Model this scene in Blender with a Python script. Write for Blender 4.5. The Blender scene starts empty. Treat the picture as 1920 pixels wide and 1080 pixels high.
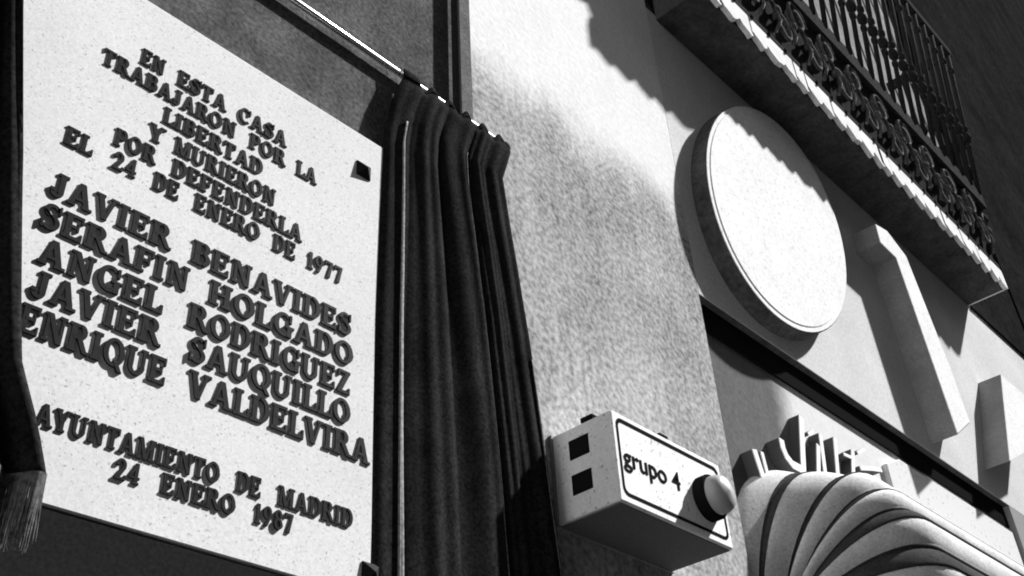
import bpy, bmesh, math, random
from mathutils import Vector, Matrix
random.seed(7)
R = math.radians
scene = bpy.context.scene
COL = scene.collection

# ------------------------------------------------------------------ camera
cam_d = bpy.data.cameras.new('camera'); cam = bpy.data.objects.new('camera', cam_d); COL.objects.link(cam)
cam_d.sensor_width = 36; cam_d.lens = 37.125; cam_d.clip_start = .02; cam_d.clip_end = 2000
rot = Matrix(((0.68710363, -0.3987655, -0.60735053), (-0.72501965, -0.43070474, -0.53743831), (-0.0472769, 0.80961688, -0.58505162)))
rot = rot.to_quaternion().to_matrix()
cam.matrix_world = Matrix.Translation((0, -1.2, 1.55)) @ rot.to_4x4()
scene.camera = cam
scene.cycles.filter_width = 1.9

# ------------------------------------------------------------------ sky, sun, exposure
SUN = Vector((2.15, -1.0, 2.4)).normalized()
elev = math.asin(SUN.z); azim = math.atan2(SUN.x, SUN.y)
world = bpy.data.worlds.new('World'); scene.world = world; world.use_nodes = True
wn = world.node_tree; bg = wn.nodes['Background']
sky = wn.nodes.new('ShaderNodeTexSky'); sky.sky_type = 'NISHITA'; sky.sun_disc = False
sky.sun_elevation = elev; sky.sun_rotation = azim
bw = wn.nodes.new('ShaderNodeRGBToBW')                      # black and white photograph: neutral sky light
wn.links.new(sky.outputs[0], bw.inputs[0]); wn.links.new(bw.outputs[0], bg.inputs[0])
bg.inputs[1].default_value = .05
sl = bpy.data.lights.new('sun', 'SUN'); sl.energy = 5; sl.angle = R(1.5); sl.color = (1, 1, 1)
so = bpy.data.objects.new('sun', sl); COL.objects.link(so); so.location = SUN * 30
so.rotation_euler = (-SUN).to_track_quat('-Z', 'Y').to_euler()
vs = scene.view_settings; vs.view_transform = 'Standard'; vs.look = 'None'; vs.gamma = 1; vs.use_curve_mapping = False
vs.exposure = 1.3

# ------------------------------------------------------------------ materials (all neutral greys)
def mat(name, v, rough=.7, grain=0., gs=260., blotch=0., bs=6., speck=0., ss=300., bump=0., metal=0., spec=0., sheen=0., bumps=None):
    """grey material: fine grain, soft blotches, dark specks and a bump, all procedural in object space"""
    m = bpy.data.materials.new(name); m.use_nodes = True
    nt = m.node_tree; N = nt.nodes; Lk = nt.links; p = N['Principled BSDF']
    p.inputs['Roughness'].default_value = rough; p.inputs['Metallic'].default_value = metal
    p.inputs['Specular IOR Level'].default_value = spec
    if sheen: p.inputs['Sheen Weight'].default_value = sheen; p.inputs['Sheen Roughness'].default_value = .35
    p.inputs['Base Color'].default_value = (v, v, v, 1)
    tc = N.new('ShaderNodeTexCoord')
    def noise(scale, detail=2., rg=.6):
        n = N.new('ShaderNodeTexNoise'); n.inputs['Scale'].default_value = scale; n.inputs['Detail'].default_value = detail
        n.inputs['Roughness'].default_value = rg; Lk.new(tc.outputs['Object'], n.inputs['Vector']); return n.outputs['Fac']
    def ramp(src, lo, hi, a, b):
        r = N.new('ShaderNodeMapRange'); r.inputs[1].default_value = lo; r.inputs[2].default_value = hi
        r.inputs[3].default_value = a; r.inputs[4].default_value = b; Lk.new(src, r.inputs[0]); return r.outputs[0]
    def mul(a, b):
        k = N.new('ShaderNodeMath'); k.operation = 'MULTIPLY'
        for i, q in enumerate((a, b)):
            if isinstance(q, (int, float)): k.inputs[i].default_value = q
            else: Lk.new(q, k.inputs[i])
        return k.outputs[0]
    cur = v
    if grain: cur = mul(ramp(noise(gs, 3), .3, .7, 1 - grain, 1 + grain * .6), cur)
    if blotch: cur = mul(ramp(noise(bs, 5), .3, .7, 1 - blotch, 1 + blotch * .5), cur)
    if speck: cur = mul(ramp(noise(ss, 1), .24, .36, 1 - speck, 1.), cur)
    if not isinstance(cur, (int, float)):
        cc = N.new('ShaderNodeCombineColor')
        for i in range(3): Lk.new(cur, cc.inputs[i])
        Lk.new(cc.outputs[0], p.inputs['Base Color'])
    if bump:
        b = N.new('ShaderNodeBump'); b.inputs['Strength'].default_value = bump; b.inputs['Distance'].default_value = .004
        Lk.new(noise(bumps or gs * .5, 3), b.inputs['Height']); Lk.new(b.outputs[0], p.inputs['Normal'])
    m['tools'] = 0
    return m
def mat_zones(name, lo, hi, z0, soft, edge_noise=.08, axis='Z', grain_lo=.55, grain_hi=.10, gs=75.):
    """stone whose darker, grainier zone gives way to a lighter one along an uneven line"""
    m = bpy.data.materials.new(name); m.use_nodes = True
    nt = m.node_tree; N = nt.nodes; Lk = nt.links; p = N['Principled BSDF']; p.inputs['Roughness'].default_value = .8
    p.inputs['Specular IOR Level'].default_value = 0
    tc = N.new('ShaderNodeTexCoord'); sx = N.new('ShaderNodeSeparateXYZ'); Lk.new(tc.outputs['Object'], sx.inputs[0])
    def noise(s, d=3):
        n = N.new('ShaderNodeTexNoise'); n.inputs['Scale'].default_value = s; n.inputs['Detail'].default_value = d
        Lk.new(tc.outputs['Object'], n.inputs['Vector']); return n.outputs['Fac']
    def M(op, a, b, c=None):
        k = N.new('ShaderNodeMath'); k.operation = op
        for i, q in enumerate((a, b) if c is None else (a, b, c)):
            if isinstance(q, (int, float)): k.inputs[i].default_value = q
            else: Lk.new(q, k.inputs[i])
        return k.outputs[0]
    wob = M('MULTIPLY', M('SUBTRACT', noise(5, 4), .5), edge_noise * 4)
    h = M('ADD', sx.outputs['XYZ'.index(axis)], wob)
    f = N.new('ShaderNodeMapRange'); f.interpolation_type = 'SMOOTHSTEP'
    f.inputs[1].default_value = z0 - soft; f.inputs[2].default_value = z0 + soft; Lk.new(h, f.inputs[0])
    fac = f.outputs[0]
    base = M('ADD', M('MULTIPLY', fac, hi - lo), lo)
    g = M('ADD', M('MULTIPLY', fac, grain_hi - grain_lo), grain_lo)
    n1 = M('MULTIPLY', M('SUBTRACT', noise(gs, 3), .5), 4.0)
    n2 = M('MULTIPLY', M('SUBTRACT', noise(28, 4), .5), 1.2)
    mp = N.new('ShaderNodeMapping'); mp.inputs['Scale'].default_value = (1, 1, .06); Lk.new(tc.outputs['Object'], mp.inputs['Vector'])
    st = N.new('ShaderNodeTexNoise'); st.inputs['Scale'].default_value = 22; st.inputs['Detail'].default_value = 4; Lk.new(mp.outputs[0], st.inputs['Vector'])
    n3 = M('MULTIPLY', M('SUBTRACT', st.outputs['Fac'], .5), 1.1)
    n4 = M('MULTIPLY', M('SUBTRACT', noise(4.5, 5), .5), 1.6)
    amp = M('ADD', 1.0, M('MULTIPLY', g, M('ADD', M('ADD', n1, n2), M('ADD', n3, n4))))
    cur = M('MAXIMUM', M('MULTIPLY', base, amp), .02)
    cc = N.new('ShaderNodeCombineColor')
    for i in range(3): Lk.new(cur, cc.inputs[i])
    Lk.new(cc.outputs[0], p.inputs['Base Color'])
    b = N.new('ShaderNodeBump'); b.inputs['Strength'].default_value = .25; b.inputs['Distance'].default_value = .003
    Lk.new(noise(gs * .7), b.inputs['Height']); Lk.new(b.outputs[0], p.inputs['Normal'])
    return m

M_marble = mat('plaque_marble', .66, .55, grain=.13, gs=260, blotch=.07, bs=4, speck=.45, ss=230, bump=.04)
M_bronze = mat('dark_bronze', .018, .6, grain=.3, gs=120, spec=.02)
M_granite = mat('dark_granite', .11, .6, grain=.55, gs=110, blotch=.45, bs=11, speck=.3, ss=120, bump=.25)
M_granite_strip = mat('granite_strip', .16, .7, grain=.4, gs=150, blotch=.25, bs=14, bump=.25)
M_polished = mat('black_granite', .018, .35, grain=.3, gs=180)
M_wall = mat_zones('two_zone_stone', .33, .74, 3.50, .13)  # darker and grainier below, lighter above
M_upper = mat('white_render', .63, .8, grain=.16, gs=80, blotch=.14, bs=3, speck=.3, ss=110, bump=.06)
M_recess = mat_zones('recess_render', .13, .66, 1.07, .10, edge_noise=.05, axis='X', grain_lo=.15, grain_hi=.06)  # darker on the left, lighter to the right
M_panel = mat('white_panel', .68, .6, grain=.06, gs=200, speck=.4, ss=60)
M_lintel_shade = mat('lintel_shade', .025, .8, grain=.3, gs=40)
M_jamb = mat('jamb_stone', .3, .8, grain=.2)
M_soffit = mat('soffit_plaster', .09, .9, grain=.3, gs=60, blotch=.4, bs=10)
M_lip = mat('white_marble_edge', .8, .6, grain=.1, gs=120, blotch=.12, bs=18)
M_iron = mat('painted_iron', .05, .6, grain=.4, gs=90, spec=0.)
M_iron2 = mat('worn_iron', .15, .5, grain=.5, gs=70, spec=0.)
M_velvet = mat('black_velvet', .022, .9, grain=.6, gs=170, blotch=.4, bs=9, spec=0., sheen=.004)
M_braid = mat('pale_braid', .26, .7, grain=.5, gs=160)
M_fringe = mat('fringe_thread', .15, .7, grain=.6, gs=130)
M_rod = mat('chromed_steel', .75, .25, metal=1.0, grain=.1)
M_white = mat('white_enamel', .86, .4, grain=.10, gs=190, blotch=.08, bs=14, speck=.5, ss=120)
M_black = mat('black_plastic', .012, .5)
M_base = mat('grey_base', .16, .7, grain=.2)
M_ink = mat('black_ink', .015, .6)
M_lens = mat('frosted_lens', .38, .25, spec=.4, grain=.06)
M_face = mat('white_acrylic', .80, .45, grain=.12, gs=90, blotch=.06, bs=6, speck=.2, ss=90)
M_rim = mat('dark_painted_metal', .10, .5, grain=.4, gs=70, blotch=.4, bs=10)
M_return = mat('grey_painted_metal', .32, .55, grain=.2, gs=120, blotch=.2, bs=8)
M_return2 = mat('black_letter_return', .10, .5)
M_tube = mat('white_letter_face', .8, .4)
M_canvas = mat('awning_canvas', .64, .85, grain=.22, gs=150, blotch=.22, bs=7, speck=.3, ss=90, bump=.15)
M_pleat_shade = mat('awning_pleat_shade', .055, .85, grain=.3, gs=120, blotch=.3, bs=10)
M_pipe = mat('lead_pipe', .025, .6, grain=.3)
M_shutter = mat('grey_shutter', .30, .8, grain=.25, gs=40, blotch=.3, bs=4)
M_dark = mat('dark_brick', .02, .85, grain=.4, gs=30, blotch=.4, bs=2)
M_ground = mat('asphalt', .035, .9, grain=.3, gs=60)
M_pave = mat('paving', .05, .9, grain=.25, gs=20)
M_bounce_house = mat('bounce_house_whitewash', .85, .85, grain=.05, gs=3)
M_sky_blocker = mat('sky_blocker_brick', .06, .9, grain=.3, gs=8)
M_glass = mat('window_glass', .02, .1, spec=.6)

# ------------------------------------------------------------------ mesh helpers
class MB:
    def __init__(s): s.v = []; s.f = []
    def add(s, vs, fs):
        o = len(s.v); s.v += [tuple(map(float, p)) for p in vs]; s.f += [tuple(o + i for i in f) for f in fs]; return s
    def box(s, x0, x1, y0, y1, z0, z1):
        return s.add([(x0,y0,z0),(x1,y0,z0),(x1,y1,z0),(x0,y1,z0),(x0,y0,z1),(x1,y0,z1),(x1,y1,z1),(x0,y1,z1)],
              [(0,3,2,1),(4,5,6,7),(0,1,5,4),(1,2,6,5),(2,3,7,6),(3,0,4,7)])
    def prism(s, pts, yf, yb):
        """polygon of (x, z) facing -y at y = yf, back at yb"""
        n = len(pts)
        a = sum(pts[i][0] * pts[(i+1) % n][1] - pts[(i+1) % n][0] * pts[i][1] for i in range(n))
        if a < 0: pts = list(reversed(pts))
        v = [(x, yf, z) for x, z in pts] + [(x, yb, z) for x, z in pts]
        f = [tuple(range(n)), tuple(range(2*n-1, n-1, -1))] + [(i, n+i, n+(i+1) % n, (i+1) % n) for i in range(n)]
        return s.add(v, f)
    def ring(s, outer, inner, yf, yb):
        n = len(outer)
        for i in range(n):
            j = (i+1) % n
            q = [outer[i], outer[j], inner[j], inner[i]]
            v = [(x, yf, z) for x, z in q] + [(x, yb, z) for x, z in q]
            s.add(v, [(0,3,2,1), (0,1,5,4), (2,3,7,6), (4,5,6,7)])
        return s
    def tube(s, pts, r, n=8, caps=True):
        pts = [Vector(p) for p in pts]; rs = r if isinstance(r, (list, tuple)) else [r] * len(pts)
        vs = []; up = None
        for i, p in enumerate(pts):
            t = (pts[min(i+1, len(pts)-1)] - pts[max(i-1, 0)]).normalized()
            if up is None: up = t.orthogonal().normalized()
            up = (up - t * up.dot(t)).normalized(); w = t.cross(up)
            for k in range(n):
                a = 2 * math.pi * k / n; vs.append(p + (up * math.cos(a) + w * math.sin(a)) * rs[i])
        fs = [(i*n+k, i*n+(k+1) % n, (i+1)*n+(k+1) % n, (i+1)*n+k) for i in range(len(pts)-1) for k in range(n)]
        if caps: fs += [tuple(range(n-1, -1, -1)), tuple(range((len(pts)-1)*n, len(pts)*n))]
        return s.add(vs, fs)
    def ball(s, c, rx, ry=None, rz=None, n=10, m=7):
        ry = ry or rx; rz = rz or rx; vs = [(c[0], c[1], c[2]-rz)]
        for i in range(1, m):
            a = -math.pi/2 + math.pi*i/m
            for k in range(n):
                b = 2*math.pi*k/n; vs.append((c[0]+rx*math.cos(a)*math.cos(b), c[1]+ry*math.cos(a)*math.sin(b), c[2]+rz*math.sin(a)))
        vs.append((c[0], c[1], c[2]+rz)); fs = []
        for k in range(n): fs.append((0, 1+(k+1) % n, 1+k)); fs.append((len(vs)-1, 1+(m-2)*n+k, 1+(m-2)*n+(k+1) % n))
        for i in range(m-2):
            for k in range(n): fs.append((1+i*n+k, 1+i*n+(k+1) % n, 1+(i+1)*n+(k+1) % n, 1+(i+1)*n+k))
        return s.add(vs, fs)
    def grid(s, rows):
        n = len(rows[0]); vs = [p for r in rows for p in r]
        return s.add(vs, [(i*n+k, i*n+k+1, (i+1)*n+k+1, (i+1)*n+k) for i in range(len(rows)-1) for k in range(n-1)])
    def build(s, name, m, parent=None, smooth=False, bevel=0., solid=0., loc=None):
        me = bpy.data.meshes.new(name)
        o0 = Vector(loc) if loc is not None else Vector((0, 0, 0))
        me.from_pydata([tuple(Vector(p) - o0) for p in s.v], [], s.f); me.update()
        bm = bmesh.new(); bm.from_mesh(me); bmesh.ops.recalc_face_normals(bm, faces=bm.faces); bm.to_mesh(me); bm.free()
        me.materials.append(m)
        o = bpy.data.objects.new(name, me); COL.objects.link(o)
        if parent is not None: o.parent = parent; o.location = o0 - (world_loc(parent))
        else: o.location = o0
        if smooth:
            for p in me.polygons: p.use_smooth = True
        if solid:
            k = o.modifiers.new('thickness', 'SOLIDIFY'); k.thickness = solid; k.offset = 0
        if bevel:
            k = o.modifiers.new('bevel', 'BEVEL'); k.width = bevel; k.segments = 2; k.limit_method = 'ANGLE'
        return o
def world_loc(o):
    v = Vector((0, 0, 0))
    while o is not None: v += o.location; o = o.parent
    return v
def thing(name, label, cat, loc=(0, 0, 0), group=None):
    o = bpy.data.objects.new(name, None); o.empty_display_size = .1; COL.objects.link(o); o.location = loc
    o['label'] = label; o['category'] = cat
    if group: o['group'] = group
    return o
def tag(o, label, cat, group=None):
    o['label'] = label; o['category'] = cat
    if group: o['group'] = group
    return o
def structure(o): o['kind'] = 'structure'; return o
def at(p, mb, name, m, **k):
    """build mb (in world coordinates) as a child of thing p"""
    return mb.build(name, m, p, loc=world_loc(p), **k)

# ------------------------------------------------------------------ street (below the frame)
structure(MB().box(-60, 60, -60, -2.6, -.3, -.12).build('street', M_ground))
structure(MB().box(-60, 60, -2.6, 6, -.3, 0).build('pavement', M_pave, bevel=.01))

# ------------------------------------------------------------------ the building that carries everything
b = thing('building_facade', 'stone street facade of dark granite on the left and pale speckled stone on the right', 'building', (1.5, 0, 0))
at(b, MB().box(-4.99, 1.205, 0, .4, 2.094, 7), 'granite_wall', M_granite)
at(b, MB().box(-4.99, 1.2, -.023, .4, 0, 2.092), 'black_plinth', M_polished)
at(b, MB().box(1.207, 1.25, -.006, .4, 0, 7), 'granite_strip', M_granite_strip)
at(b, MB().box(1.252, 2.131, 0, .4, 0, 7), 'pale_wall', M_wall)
at(b, MB().box(2.133, 5.6, 0, .4, 3.22, 4.43), 'upper_wall', M_upper)
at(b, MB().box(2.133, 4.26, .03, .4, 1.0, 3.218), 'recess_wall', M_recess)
at(b, MB().box(4.262, 5.6, 0, .4, 0, 3.218), 'jamb_wall', M_jamb)
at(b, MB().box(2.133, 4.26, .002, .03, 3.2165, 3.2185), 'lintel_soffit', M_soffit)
at(b, MB().box(2.133, 4.26, .001, .4, 0, .998), 'low_wall', M_polished)
at(b, MB().box(2.134, 4.25, .021, .0295, 3.128, 3.2155), 'lintel_shade_strip', M_black)  # dark strip painting in the lintel's shadow on the recess wall
at(b, MB().prism([(3.16, 2.86), (3.16, 3.045), (3.28, 3.10), (4.235, 3.10), (4.235, 2.86)], .012, .03), 'fascia_board', M_panel, bevel=.003)
# storey behind the balcony: grey slatted shutters between dark brick
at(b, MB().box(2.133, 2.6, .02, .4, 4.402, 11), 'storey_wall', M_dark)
sh = MB()
for i in range(30):
    x = 2.6 + i * .1
    sh.box(x, x + .092, .03 + (i % 2) * .006, .2, 4.402, 9.5)
at(b, sh, 'shutter', M_shutter, bevel=.004)
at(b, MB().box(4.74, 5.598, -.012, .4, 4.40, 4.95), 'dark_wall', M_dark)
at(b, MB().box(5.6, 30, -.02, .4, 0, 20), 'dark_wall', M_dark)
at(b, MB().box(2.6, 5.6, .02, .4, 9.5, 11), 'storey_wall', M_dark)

# ------------------------------------------------------------------ wall pipe
pp = MB(); pp.tube([(1.192, -.016, 0), (1.190, -.016, 3.4), (1.192, -.016, 7)], .011, 10)
pipe = tag(pp.build('wall_pipe', M_pipe, smooth=True, loc=(1.19, -.016, 0)), 'thin dark pipe running up the wall behind the curtain top', 'pipe')

# ------------------------------------------------------------------ slab-serif lettering
T, TH, SH, OV = .215, .125, .11, .085
def bar(x0, z0, x1, z1): return [(x0, z0), (x1, z0), (x1, z1), (x0, z1)]
def vs_(x, w, a=0., b_=1., bot=True, top=True, left=1, right=1):
    q = [bar(x - w/2, a, x + w/2, b_)]
    if bot: q.append(bar(x - w/2 - OV*left, 0, x + w/2 + OV*right, SH))
    if top: q.append(bar(x - w/2 - OV*left, 1 - SH, x + w/2 + OV*right, 1))
    return q
def dg(x0, z0, x1, z1, w): return [[(x0 - w/2, z0), (x0 + w/2, z0), (x1 + w/2, z1), (x1 - w/2, z1)]]
def arc(cx, cz, rx, rz, a0, a1, wx, wz, n=12):
    q = []
    for i in range(n):
        a, c = R(a0 + (a1-a0)*i/n), R(a0 + (a1-a0)*(i+1)/n)
        q.append([(cx+rx*math.cos(a), cz+rz*math.sin(a)), (cx+rx*math.cos(c), cz+rz*math.sin(c)),
                  (cx+(rx-wx)*math.cos(c), cz+(rz-wz)*math.sin(c)), (cx+(rx-wx)*math.cos(a), cz+(rz-wz)*math.sin(a))])
    return q
def O_(w): return arc(w/2, .5, w/2, .52, 0, 360, T, TH, 22)
G = {}
G['A'] = (.98, dg(.20, 0, .47, 1, TH) + dg(.78, 0, .49, 1, T) + [bar(.30, .26, .70, .37), bar(.04, 0, .36, SH), bar(.60, 0, .97, SH)])
G['B'] = (.78, vs_(.2, T, right=0) + [bar(.2, 1-TH, .45, 1), bar(.2, .46, .45, .46+TH), bar(.2, 0, .45, TH)] + arc(.44, .75, .27, .25, -90, 90, T, TH, 9) + arc(.46, .28, .30, .28, -90, 90, T, TH, 9))
G['C'] = (.84, arc(.46, .5, .43, .52, 48, 312, T, TH, 18) + [bar(.70, .62, .80, .98)])
G['D'] = (.86, vs_(.2, T, right=0) + [bar(.2, 1-TH, .42, 1), bar(.2, 0, .42, TH)] + arc(.41, .5, .43, .5, -90, 90, T, TH, 14))
G['E'] = (.76, vs_(.2, T, right=0) + [bar(.2, 1-TH, .70, 1), bar(.2, .45, .56, .45+TH), bar(.2, 0, .73, TH), bar(.61, .72, .70, 1), bar(.50, .36, .58, .66), bar(.64, 0, .73, .30)])
G['F'] = (.72, vs_(.2, T) + [bar(.2, 1-TH, .70, 1), bar(.2, .45, .56, .45+TH), bar(.61, .70, .70, 1), bar(.50, .36, .58, .66)])
G['G'] = (.90, arc(.46, .5, .43, .52, 48, 335, T, TH, 18) + [bar(.70, .62, .80, .98), bar(.62, 0, .82, .42), bar(.52, .38, .92, .48)])
G['H'] = (.94, vs_(.22, T) + vs_(.72, T) + [bar(.22, .44, .72, .56)])
G['I'] = (.42, vs_(.21, T))
G['J'] = (.58, vs_(.38, T, a=.2, bot=False) + arc(.245, .22, .24, .24, 180, 360, T*.85, TH, 9) + [bar(.0, .2, .17, .34)])
G['L'] = (.72, vs_(.2, T) + [bar(.2, 0, .70, TH), bar(.60, 0, .70, .36)])
G['M'] = (1.14, vs_(.19, TH, top=False) + vs_(.93, T) + dg(.56, 0, .22, 1, T) + dg(.56, 0, .90, 1, TH) + [bar(.02, 1-SH, .3, 1)])
G['N'] = (.94, vs_(.2, TH) + vs_(.76, TH, bot=False) + dg(.72, 0, .24, 1, T))
G['O'] = (.90, O_(.88))
G['P'] = (.76, vs_(.2, T) + [bar(.2, 1-TH, .45, 1), bar(.2, .40, .45, .40+TH)] + arc(.44, .70, .29, .30, -90, 90, T, TH, 10))
G['Q'] = (.90, O_(.88) + [[(.44, .18), (.62, .18), (.86, -.16), (.66, -.16)]])
G['R'] = (.88, vs_(.2, T) + [bar(.2, 1-TH, .45, 1), bar(.2, .44, .45, .44+TH)] + arc(.44, .72, .28, .28, -90, 90, T, TH, 10) + dg(.75, 0, .46, .48, T) + [bar(.64, 0, .88, SH)])
G['S'] = (.70, arc(.35, .745, .30, .275, 25, 250, T*.8, TH, 12) + arc(.35, .275, .32, .295, -155, 70, T*.8, TH, 12) + [[(.10, .72), (.28, .56), (.62, .30), (.42, .48)], bar(.56, .66, .64, 1.0), bar(.03, 0, .11, .34)])
G['T'] = (.82, vs_(.41, T, top=False) + [bar(.04, 1-TH, .78, 1), bar(.04, .70, .13, 1), bar(.69, .70, .78, 1)])
G['U'] = (.90, vs_(.2, T, a=.3, bot=False) + vs_(.72, TH, a=.3, bot=False) + arc(.44, .32, .345, .34, 180, 360, T*.9, TH, 12))
G['V'] = (.94, dg(.46, 0, .20, 1, T) + dg(.48, 0, .76, 1, TH) + [bar(.02, 1-SH, .38, 1), bar(.60, 1-SH, .92, 1)])
G['Y'] = (.90, vs_(.44, T, b_=.45, top=False) + dg(.43, .40, .18, 1, T) + dg(.47, .40, .72, 1, TH) + [bar(.02, 1-SH, .36, 1), bar(.56, 1-SH, .88, 1)])
G['Z'] = (.76, [bar(.07, 1-TH, .70, 1), bar(.05, 0, .71, TH), bar(.07, .72, .16, 1), bar(.62, 0, .71, .28)] + dg(.17, .06, .59, .94, T))
G['1'] = (.48, vs_(.26, T, top=False) + [[(.05, .74), (.16, .74), (.3, 1), (.16, 1)]])
G['2'] = (.68, arc(.34, .70, .29, .31, -30, 190, T*.9, TH, 12) + [[(.04, .0), (.28, .0), (.62, .60), (.40, .60)], bar(.04, 0, .64, TH), bar(.56, 0, .64, .25)])
G['4'] = (.72, vs_(.48, T*.9, top=False) + [bar(.04, .25, .68, .36), [(.04, .30), (.18, .30), (.57, 1), (.42, 1)]])
G['7'] = (.66, [bar(.05, 1-TH*1.2, .62, 1), bar(.05, .72, .13, 1), [(.18, 0), (.42, 0), (.62, .95), (.46, .95)]])
G['8'] = (.68, arc(.33, .745, .26, .275, 0, 360, T*.8, TH, 16) + arc(.33, .275, .30, .295, 0, 360, T*.8, TH, 16))
G['9'] = (.68, arc(.33, .68, .30, .34, 0, 360, T*.85, TH, 16) + [[(.14, 0), (.36, 0), (.63, .62), (.45, .50)]])
KERN = {'A': (.90, -.05), 'V': (.86, -.03), 'T': (.76, -.03), 'Y': (.84, -.02), 'L': (.67, 0)}
def word(mb, text, x0, x1, z, h, y0, relief):
    adv = [KERN.get(c, G[c])[0] for c in text]; W = sum(adv) + .06 * (len(text)-1); s = (x1 - x0) / W; x = x0
    for c, a in zip(text, adv):
        e = 0.
        for poly in G[c][1]:
            pts = [(x + (px + KERN.get(c, (0, 0))[1]) * s, z + pz * h) for px, pz in poly]
            mb.prism(pts, y0 - relief - e, y0 + .001); e += .00006
        x += (a + .06) * s

PL = -.025
pq = thing('memorial_plaque', 'pale speckled stone memorial plaque with raised dark Spanish inscription', 'plaque', (.62, 0, 2.1))
at(pq, MB().box(.235, 1.003, PL, -.0005, 2.096, 2.992), 'stone_slab', M_marble, bevel=.002)
LINES = [
 ([('EN', .470, .512), ('ESTA', .536, .629), ('CASA', .653, .753)], 2.848, .034),
 ([('TRABAJARON', .412, .653), ('POR', .681, .755), ('LA', .779, .822)], 2.803, .034),
 ([('LIBERTAD', .525, .712)], 2.755, .034),
 ([('Y', .507, .534), ('MURIERON', .552, .743)], 2.708, .034),
 ([('POR', .458, .527), ('DEFENDERLA', .555, .802)], 2.663, .034),
 ([('EL', .389, .431), ('24', .462, .502), ('DE', .530, .573), ('ENERO', .601, .721), ('DE', .748, .792), ('1977', .816, .891)], 2.620, .034),
 ([('JAVIER', .388, .575), ('BENAVIDES', .610, .915)], 2.524, .042),
 ([('SERAFIN', .386, .613), ('HOLGADO', .647, .922)], 2.468, .042),
 ([('ANGEL', .396, .578), ('RODRIGUEZ', .620, .920)], 2.413, .042),
 ([('JAVIER', .398, .585), ('SAUQUILLO', .629, .922)], 2.360, .042),
 ([('ENRIQUE', .394, .601), ('VALDELVIRA', .636, .964)], 2.305, .042),
 ([('AYUNTAMIENTO', .443, .703), ('DE', .731, .771), ('MADRID', .800, .936)], 2.191, .030),
 ([('24', .553, .590), ('ENERO', .620, .733), ('1987', .764, .830)], 2.154, .029)]
for ws, z, h in LINES:
    for t, x0, x1 in ws:
        mb = MB(); word(mb, t, x0, x1, z, h, PL, .0024 if h > .04 else .0020); at(pq, mb, 'raised_word', M_bronze)
for x, z in ((.926, 2.903), (.974, 2.131), (.275, 2.903), (.275, 2.131)):
    mb = MB(); s = .0165
    mb.add([(x-s, PL-.002, z-s), (x+s, PL-.002, z-s), (x+s, PL-.002, z+s), (x-s, PL-.002, z+s), (x, PL-.014, z)] + [(x-s, PL+.001, z-s), (x+s, PL+.001, z-s), (x+s, PL+.001, z+s), (x-s, PL+.001, z+s)],
           [(0,1,4), (1,2,4), (2,3,4), (3,0,4), (0,5,6,1), (1,6,7,2), (2,7,8,3), (3,8,5,0)])
    at(pq, mb, 'corner_stud', M_bronze)

# ------------------------------------------------------------------ curtain rod and the pair of unveiling curtains
RY, RZ = -.014, 3.247
rd = thing('curtain_rod', 'thin shiny metal curtain rod fixed above the plaque', 'curtain rod', (.65, RY, RZ))
at(rd, MB().tube([(-.15, RY, RZ), (1.335, RY, RZ)], .0075, 12), 'rod', M_rod, smooth=True)
at(rd, MB().ball((1.345, RY, RZ), .015, .013, .013), 'finial', M_iron2, smooth=True)
for x in (-.05, 1.315): at(rd, MB().box(x-.006, x+.006, RY, -.0003, RZ-.012, RZ-.0065), 'bracket', M_iron2)
def interp(tab, z):
    for (z0, a), (z1, c) in zip(tab, tab[1:]):
        if z0 >= z >= z1: return a + (c - a) * (z0 - z) / (z0 - z1)
    return tab[0][1] if z > tab[0][0] else tab[-1][1]
def fold(u, k, ph, z, amp):
    # rounded pleats with narrow valleys, drifting a little with height
    a = 2*math.pi*k*(u + .014*math.sin(z*3.1+ph+u*5) + .045*math.sin(u*7+ph) + .02*math.sin(u*17+ph)) + ph
    s = 1 - abs(math.sin(a/2)) ** .8
    return amp * (1 - 2*s) * (.75 + .25*math.sin(u*11+ph*2)) + amp*.28*math.sin(a*2.3+z*2.5) + amp*.3*math.sin(u*9 - z*4)
def cloth_pt(u, z, L, Rr, k, ph, amp, y0):
    x0, x1 = interp(L, z), interp(Rr, z)
    return (x0 + (x1-x0)*u, y0 - fold(u, k, ph, z, amp), z)
CL = [(3.232, 1.022), (3.19, 1.008), (3.14, .992), (3.03, .972), (2.6, .968), (2.2, .972), (1.6, .97)]
CR = [(3.232, 1.335), (3.19, 1.325), (3.10, 1.296), (2.98, 1.312), (2.88, 1.328), (2.70, 1.353), (2.45, 1.378), (2.22, 1.398), (1.6, 1.45)]
def right_pt(u, z, off=0.):
    amp = .0080 * min(1., .6 + max(0., 3.23 - z) * 2.0)
    top = min(1., max(0., (z - 3.20) / .055)); side = max(0., 1 - u / .2)
    x, y, zz = cloth_pt(u, min(z, 3.232), CL, CR, 4.6, .6, amp * (1 - .6*top) * min(1., .35 + u*3), -.041 + .016*top + (.013*side + .006*max(0., 1-u/.35))*(1-top))
    zz = z - top * .026 * (.5 + .5*math.sin(u*2*math.pi*6+1.0)) * (1 if u > .14 else 0)
    return (x, y - off, zz)
zs = [3.256 - i*.008 for i in range(4)] + [3.232 - i*.012 for i in range(18)] + [3.016 - i*.045 for i in range(1, 32)]
cu = thing('curtain', 'dark velvet curtain gathered on the rod beside the plaque, flaring towards its foot', 'curtain', (1.15, -.05, 1.6), 'pair of unveiling curtains')
at(cu, MB().grid([[right_pt(u/150, z) for u in range(151)] for z in zs]), 'cloth', M_velvet, smooth=True, solid=.003)
def strip(u0, u1w, off, ztop):
    rows = []
    for z in zs:
        if z > ztop: continue
        w = u1w(z); rows.append([right_pt(u0 + w*j/3, z, off) for j in range(4)])
    return MB().grid(rows)
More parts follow.
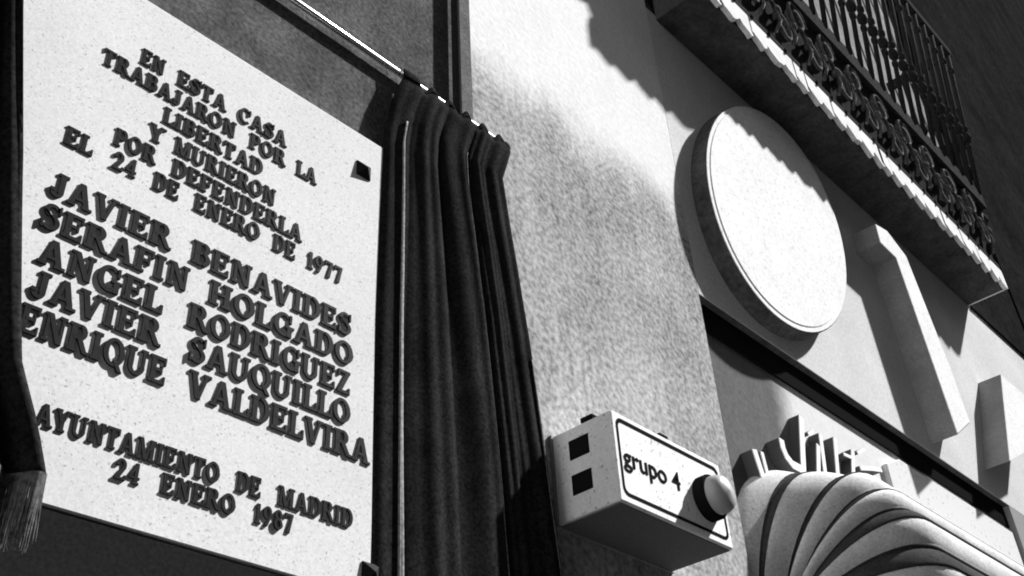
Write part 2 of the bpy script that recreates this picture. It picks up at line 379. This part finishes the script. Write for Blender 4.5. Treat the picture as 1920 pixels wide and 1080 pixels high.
at(cu, strip(.118, lambda z: .010 + .014*(3.1-z), .004, 3.09), 'braid_and_sheen', M_braid, smooth=True, solid=.003)
at(cu, strip(.655, lambda z: .005, .003, 3.12), 'braid_and_sheen', M_fringe, smooth=True, solid=.002)  # pale line painting in velvet sheen along a fold
at(cu, strip(.985, lambda z: .006, .003, 2.7), 'braid_and_sheen', M_fringe, smooth=True, solid=.002)
LR = [(3.232, .20), (3.1, .215), (2.8, .272), (2.54, .333), (2.3, .384), (2.24, .398), (2.17, .432), (2.11, .455), (2.08, .462), (1.9, .465)]
LL = [(3.232, -.12), (2.6, -.15), (1.9, -.2)]
lc = thing('curtain', 'dark velvet curtain with a pale fringed hem drawn to the left edge of the plaque', 'curtain', (.2, -.05, 2.0), 'pair of unveiling curtains')
zl = [3.232 - i*.03 for i in range(38)] + [2.108]
def left_pt(u, z): return cloth_pt(u, z, LL, LR, 6.0, 1.2, .016, -.052)
at(lc, MB().grid([[left_pt(u/110, z) for u in range(111)] for z in zl]), 'cloth', M_velvet, smooth=True, solid=.003)
fr = MB()
for i in range(620):
    u = .62 + .38 * i / 619; p = left_pt(u, 2.112); l = random.uniform(.075, .098); dx = random.uniform(-.004, .004)
    fr.tube([(p[0], p[1]-.002, 2.112), (p[0]+dx*.4, p[1]-.003, 2.112-l*.5), (p[0]+dx, p[1]-.002+random.uniform(-.003, .003), 2.112-l)], [.0009, .0008, .0004], 5)
at(lc, fr, 'fringe', M_fringe)

# ------------------------------------------------------------------ alarm box
X0, X1, BY, Z0, Z1 = 1.443, 1.806, -.155, 2.345, 2.531
ab = thing('alarm_box', 'white wall alarm box with black outlined front, round lamp and two side slots', 'alarm box', (1.62, 0, Z0))
at(ab, MB().box(X0, X1, BY, -.006, Z0, Z1), 'case', M_white, bevel=.003)
at(ab, MB().box(X0+.006, X1-.006, BY+.006, -.008, Z0-.0025, Z0-.0005), 'base_plate', M_base)
at(ab, MB().box(X0-.003, X1+.003, -.006, -.0006, Z0-.004, Z1+.004), 'back_plate', M_return)
for z in (2.485, 2.412):
    at(ab, MB().box(X0-.0012, X0+.002, -.096, -.046, z-.022, z+.020), 'vent_slot', M_black, bevel=.003)
for x in (1.372+.07, 1.606): at(ab, MB().box(x, x+.028, -.11 if x < 1.5 else BY+.004, -.08 if x < 1.5 else BY+.028, Z1, Z1+.011), 'lid_tab', M_black, bevel=.002)
def rrect(x0, x1, z0, z1, r, n=6):
    p = []
    for cx, cz, a0 in ((x1-r, z1-r, 0), (x0+r, z1-r, 90), (x0+r, z0+r, 180), (x1-r, z0+r, 270)):
        for i in range(n+1): a = R(a0 + 90*i/n); p.append((cx+r*math.cos(a), cz+r*math.sin(a)))
    return p
W_ = .0065
out = rrect(1.455, 1.796, 2.360, 2.521, .016); inn = rrect(1.455+W_*.8, 1.796-W_*.8, 2.360+W_, 2.521-W_*1.2, .0125)
at(ab, MB().ring(out, inn, BY-.0009, BY+.001), 'outline', M_ink)
def text_part(p, s, x, z, h, y, m, name, width=None):
    cd = bpy.data.curves.new('t', 'FONT'); cd.body = s; cd.size = 1; cd.extrude = .02; cd.offset = .004
    ob = bpy.data.objects.new('t', cd); COL.objects.link(ob); bpy.context.view_layer.update()
    me = bpy.data.meshes.new_from_object(ob.evaluated_get(bpy.context.evaluated_depsgraph_get()))
    COL.objects.unlink(ob); bpy.data.objects.remove(ob)
    xs = [v.co.x for v in me.vertices]; s0 = min(xs); sx = (width / (max(xs)-s0)) if width else h
    for v in me.vertices: v.co = ((v.co.x - s0)*sx + x, -v.co.z*.03 + y, v.co.y*h + z)
    me.materials.clear(); me.materials.append(m)
    o = bpy.data.objects.new(name, me); COL.objects.link(o); o.parent = p; o.location = -world_loc(p)
    return o
text_part(ab, 'grupo 4', 1.466, 2.424, .056, BY-.0008, M_ink, 'lettering', .180)
lamp = MB(); ca = []
cx, cz = 1.733, 2.432
def disc_profile(prof, n=28):
    mb = MB(); rows = []
    for r, y in prof: rows.append([(cx + r*math.cos(2*math.pi*k/n), y, cz + r*math.sin(2*math.pi*k/n)) for k in range(n+1)])
    return mb.grid(rows)
at(ab, disc_profile([(.047, BY+.001), (.047, BY-.020), (.043, BY-.024), (.001, BY-.024)]), 'lamp_base', M_black, smooth=True)
at(ab, disc_profile([(.040, BY-.0235), (.040, BY-.036), (.035, BY-.048), (.022, BY-.055), (.0005, BY-.058)]), 'lamp_lens', M_lens, smooth=True)

# ------------------------------------------------------------------ large sign: oval, stroke and slanted stroke
def ell(cx, cz, a, c, deg, n=72):
    t0 = R(deg); q = []
    for i in range(n):
        t = 2*math.pi*i/n; u, v = a*math.cos(t), c*math.sin(t)
        q.append((cx + u*math.cos(t0) - v*math.sin(t0), cz + u*math.sin(t0) + v*math.cos(t0)))
    return q
def sign(name, label, pts, yf, cat, rm, group=None, inset=.004, rim=.0):
    c = (sum(p[0] for p in pts)/len(pts), 0, sum(p[1] for p in pts)/len(pts))
    t = thing(name, label, cat, c, group)
    at(t, MB().prism(pts, yf, -.001), 'return', rm)
    at(t, MB().prism([(c[0]+(x-c[0])*.992, c[2]+(z-c[2])*.992) for x, z in pts], yf-.003, yf+.001), 'face', M_face)
    if len(pts) > 20: at(t, MB().prism([(c[0]+(x-c[0])*.955, c[2]+(z-c[2])*.955) for x, z in pts], yf-.0055, yf-.002), 'inner_face', M_face, bevel=.0015)
    return t
sign('round_sign', 'large white oval sign with a dark rim on the wall under the balcony', ell(2.681, 3.795, .600, .390, 52.7), -.055, 'sign', M_rim, 'large raised sign shapes')
sign('sign_stroke', 'long white upright sign stroke with grey side right of the oval sign', [(3.594, 3.258), (3.553, 4.035), (3.425, 4.045), (3.435, 4.141), (3.545, 4.168), (3.680, 4.109), (3.765, 3.604), (3.775, 3.37)], -.10, 'sign', M_return, 'large raised sign shapes')
sign('sign_stroke', 'shorter slanted white sign stroke near the right edge of the picture', [(4.432, 3.85), (4.106, 3.322), (4.52, 3.52), (4.83, 3.85)], -.10, 'sign', M_return, 'large raised sign shapes')

# ------------------------------------------------------------------ small raised lettering in the recess
def stroke(mb_f, mb_r, pts, w, yf, yb=.029):
    """a raised letter stroke: face strips and side returns"""
    L, Q = [], []
    for i, (x, z) in enumerate(pts):
        a = pts[max(i-1, 0)]; c = pts[min(i+1, len(pts)-1)]
        d = Vector((c[0]-a[0], c[1]-a[1])).normalized(); n = Vector((-d.y, d.x)) * w/2
        L.append((x+n.x, z+n.y)); Q.append((x-n.x, z-n.y))
    for i in range(len(pts)-1):
        mb_f.prism([L[i], L[i+1], Q[i+1], Q[i]], yf-.002, yf+.001)
        mb_r.prism([L[i], L[i+1], Q[i+1], Q[i]], yf+.0012, yb)
def letter(label, strokes, yf=-.03):
    allp = [p for s in strokes for p in s[0]]
    t = thing('raised_letter', label, 'letter', (sum(p[0] for p in allp)/len(allp), 0, min(p[1] for p in allp)), 'small raised sign letters in the recess')
    f, r = MB(), MB()
    for k, (pts, w) in enumerate(strokes): stroke(f, r, pts, w, yf - k*.0004)
    at(t, f, 'face', M_tube); at(t, r, 'return', M_return2)
    return t
letter('low dark leftmost letter of the small sign in the recess', [([(2.255, 2.78), (2.275, 2.70)], .022), ([(2.292, 2.785), (2.300, 2.71)], .014)], -.006)
letter('tall hooked letter with a bright curved stroke in the recess sign', [([(2.406, 2.86), (2.405, 2.835), (2.415, 2.812), (2.442, 2.796), (2.492, 2.797)], .024)], -.012)
letter('tall straight white letter right of the hooked one', [([(2.572, 2.992), (2.50, 2.774)], .024)], -.006)
letter('thin white letter with a short tick above it', [([(2.640, 2.925), (2.590, 2.80)], .018), ([(2.592, 2.944), (2.630, 2.967)], .010)], -.006)
letter('slanted white letter of two joined strokes', [([(2.672, 2.971), (2.636, 2.81)], .018), ([(2.765, 2.99), (2.715, 2.835)], .018), ([(2.64, 2.822), (2.716, 2.84)], .012)], -.006)
letter('small white letter before the last one of the recess sign', [([(2.872, 2.985), (2.830, 2.888)], .018), ([(2.80, 2.95), (2.85, 2.955)], .010)], -.006)
letter('last small letter at the right end of the recess sign', [([(2.905, 2.990), (2.965, 3.022)], .011), ([(2.895, 2.935), (2.985, 2.962), (3.055, 2.980)], .014)], -.006)

# ------------------------------------------------------------------ hooped awning under the recess
aw = thing('awning', 'pale canvas hood awning with curved pleats and rounded corner below the sign', 'awning', (3.1, 0, 2.3))
XL, ZP, RR, RC, EY, YC, XR = 2.289, 2.328, .340, .255, 1.41, .029, 4.2
def hoop_path(xl, xr, rr, rc, n=14, m=10):
    L = rr - rc; s = [(0, L*i/5) for i in range(5)]
    s += [(rc - rc*math.cos(math.pi/2*i/n), L + rc*math.sin(math.pi/2*i/n)) for i in range(n+1)]
    W = xr - xl
    s += [(rc + (W - 2*rc)*i/m, rr) for i in range(1, m)]
    s += [(W - rc + rc*math.sin(math.pi/2*i/n), L + rc*math.cos(math.pi/2*i/n)) for i in range(n+1)]
    s += [(W, L*(4-i)/5) for i in range(5)]
    return [(xl + a, c) for a, c in s]
def hood_pt(p, th, k=1.):
    return (p[0], min(YC, YC - p[1]*k*math.cos(th)), ZP + EY*p[1]*k*math.sin(th))
TH_ = [R(a) for a in (92, 75, 57, 44, 34, 19, 3)]
XLS = [2.115, 2.195, 2.275, 2.289, 2.289, 2.289, 2.289]; RRS = [.294, .306, .336, .340, .340, .340, .340]
def path_at(t):
    # t runs along the hoops; the first bay lies wider against the wall
    i = min(int(t), len(XLS)-2); f = t - i
    return hoop_path(XLS[i] + (XLS[i+1]-XLS[i])*f, XR, RRS[i] + (RRS[i+1]-RRS[i])*f, RC)
NBAY = len(TH_) - 1
def canvas_row(i, t, lift=0.):
    """one row of the hood: bay i between two hoops, t from its upper to its lower hoop"""
    th = TH_[i] + (TH_[i+1]-TH_[i])*t; sn = math.sin(math.pi*t)
    puff = 1 + (.015, .0, .05, .06, .07, .07)[i] * (sn if i < 2 else max(sn, 0.)**.7) + lift
    ctr = (XL+XR)/2
    return [hood_pt((ctr + (p[0]-ctr)*(1 + .022*sn + lift*.3), p[1]), th, puff) for p in path_at(i + t)]
at(aw, MB().grid([canvas_row(i, j/10) for i in range(NBAY) for j in range(10 + (i == NBAY-1))]), 'canvas', M_canvas, smooth=True, solid=.002)
for i, w in ((1, 4.5), (2, 4.0), (3, 3.2), (4, 6.8), (5, 8.0)):        # dark strips: seams, with pleat shade painted in below them
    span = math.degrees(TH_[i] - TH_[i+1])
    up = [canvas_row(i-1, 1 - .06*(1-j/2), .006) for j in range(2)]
    at(aw, MB().grid(up + [canvas_row(i, j/8*w/span, .006) for j in range(9)]), 'pleat_shade_strip', M_pleat_shade, smooth=True, solid=.002)

# ------------------------------------------------------------------ balcony
BX0, BX1, ZB = 2.20, 4.72, 4.405
bl = thing('balcony', 'shallow stone balcony with scalloped white edge and ornate dark iron railing', 'balcony', (3.5, 0, ZB))
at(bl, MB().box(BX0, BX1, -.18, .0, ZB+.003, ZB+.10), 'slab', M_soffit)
def scallop(l, n):
    pts = []
    for i in range(n):
        w = l/n; x = i*w + random.uniform(-.2, .2)*w*(0 < i < n-1)
        j = lambda a: random.uniform(-a, a)
        pts += [(x, .012+j(.006)), (x+w*(.12+j(.06)), .030+j(.008)), (x+w*(.35+j(.05)), .016+j(.006)), (x+w*(.6+j(.05)), .004+j(.006)), (x+w*(.82+j(.05)), -.004+j(.006)), (x+w*.97, j(.006))]
    return pts
edge = MB()
n = 26; pr_ = scallop(BX1-BX0, n) + [(BX1-BX0, .012)]
for (a, z0), (c, z1) in zip(pr_, pr_[1:]):
    edge.prism([(BX0+a, ZB+z0), (BX0+c, ZB+z1), (BX0+c, ZB+.105), (BX0+a, ZB+.105)], -.2, -.181)
at(bl, edge, 'edge_moulding', M_lip)
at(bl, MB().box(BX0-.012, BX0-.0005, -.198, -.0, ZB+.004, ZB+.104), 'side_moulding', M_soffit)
at(bl, MB().box(BX1+.0005, BX1+.012, -.198, -.0, ZB+.004, ZB+.104), 'side_moulding', M_lip)
RB = ZB + .112
def ry(z):      # the railing bellies outward as it rises
    t = max(0., z - RB); return -.19 - .125*t
rl = MB()
def rail_bar(mb, z, h, d=.02):
    y = ry(z); mb.box(BX0, BX1, y-d/2, y+d/2, z, z+h); mb.box(BX0-.0, BX0+.02, y+d/2, 0, z, z+h); mb.box(BX1-.02, BX1, y+d/2, 0, z, z+h)
rail = at(bl, (lambda m: (rail_bar(m, RB, .03), rail_bar(m, RB+.36, .10, .026), rail_bar(m, RB+1.38, .06, .03), m)[-1])(MB()), 'railing', M_iron)
RWL = world_loc(rail)
def sub(mb, name, m, **k): return mb.build(name, m, rail, loc=RWL, **k)
sc_ = MB()
def scroll(x, z, s, flip):
    pts = []
    for i in range(26):
        a = i/25*2*math.pi*1.35; r = .058*(1 - .62*i/25)
        pts.append((x + flip*r*math.cos(a)*s, ry(z)-.008, z + r*math.sin(a)*s*1.35))
    return pts
k = 0; x = BX0 + .10
while x < BX1 - .08:
    z = RB + .20
    sc_.tube(scroll(x, z + (.06 if k % 2 else -.05) + random.uniform(-.015, .015), random.uniform(1.0, 1.25), 1 if k % 2 else -1), .0085, 5)
    sc_.tube([(x+.02, ry(z)-.006, RB+.04), (x+.075, ry(z)-.010, RB+.14), (x+.045, ry(z)-.006, RB+.25), (x+.10, ry(z)-.006, RB+.35)], .008, 5)
    sc_.ball((x+.075, ry(z)-.012, z), .018, .012, .024, 8, 5)
    x += .115; k += 1
sub(sc_, 'scroll_band', M_iron2, smooth=True)
sub(MB().add([(BX0, ry(RB)+.012, RB+.02), (BX1, ry(RB)+.012, RB+.02), (BX1, ry(RB+.37)+.012, RB+.37), (BX0, ry(RB+.37)+.012, RB+.37)], [(0,1,2,3)]), 'back_panel', M_iron, solid=.003)
nb = 24
def baluster_mb(x0, y0f):
    m_ = MB(); za, zb_ = RB+.44, RB+1.40
    m_.tube([(x0, y0f(za), za), (x0, y0f((za+zb_)/2), (za+zb_)/2), (x0, y0f(zb_), zb_)], .011, 6)
    for zz, r in ((.80, .030), (.74, .020), (.86, .022), (1.26, .022)):
        m_.ball((x0, y0f(RB+zz), RB+zz), r, r*.8, r*1.25, 8, 5)
    return m_
x0 = BX0 + .03; first = sub(baluster_mb(x0, ry), 'baluster', M_iron, smooth=True)
for i in range(1, nb+1):
    o = first.copy(); COL.objects.link(o); o.parent = rail; o.location = first.location + Vector(((BX1-BX0-.06)*i/nb, 0, 0))
for xs in (BX0+.01, BX1-.01):
    for f_ in (.25, .55, .85):
        m_ = MB(); m_.tube([(xs, ry(RB)*f_, RB), (xs, ry(RB+1.4)*f_, RB+1.4)], .012, 6)
        for zz in (.15, .3, .6, .8, 1.0): m_.ball((xs, ry(RB+zz)*f_, RB+zz), .03, .045, .05, 8, 5)
        sub(m_, 'side_baluster', M_iron, smooth=True)

# ------------------------------------------------------------------ dark building added behind the camera to block sky light
ob_ = thing('sky_blocking_building', 'tall dark building added behind the viewer to block sky light', 'building', (5, -9, 0))
at(ob_, MB().box(-8.5, 60, -16, -9, -.1, 13), 'wall', M_sky_blocker)
for i in range(8):
    for j in range(3):
        x = -6 + i*4; z = 1 + j*4
        at(ob_, MB().box(x, x+1.1, -9.002, -8.96, z, z+2.1), 'added_window', M_glass)

# ------------------------------------------------------------------ white house added outside the frame to bounce light onto left-hand sides
wh = thing('fill_bounce_house', 'whitewashed house added out of view on the left to bounce light', 'house', (-5, -1.3, 0))
at(wh, MB().box(-12, -5, -2.6, 5, -.1, 9), 'wall', M_bounce_house)
for j in range(3):
    z = 1.2 + j*2.6
    fr_ = at(wh, MB().box(-5.001, -4.94, -1.7, -.7, z-.06, z+2.06), 'added_window', M_bounce_house)
    MB().box(-4.945, -4.93, -1.6, -.8, z+.05, z+1.95).build('added_pane', M_glass, fr_, loc=world_loc(fr_))
at(wh, MB().box(-12.3, -4.7, -2.9, 5.3, 9, 9.3), 'added_roof', M_pave)
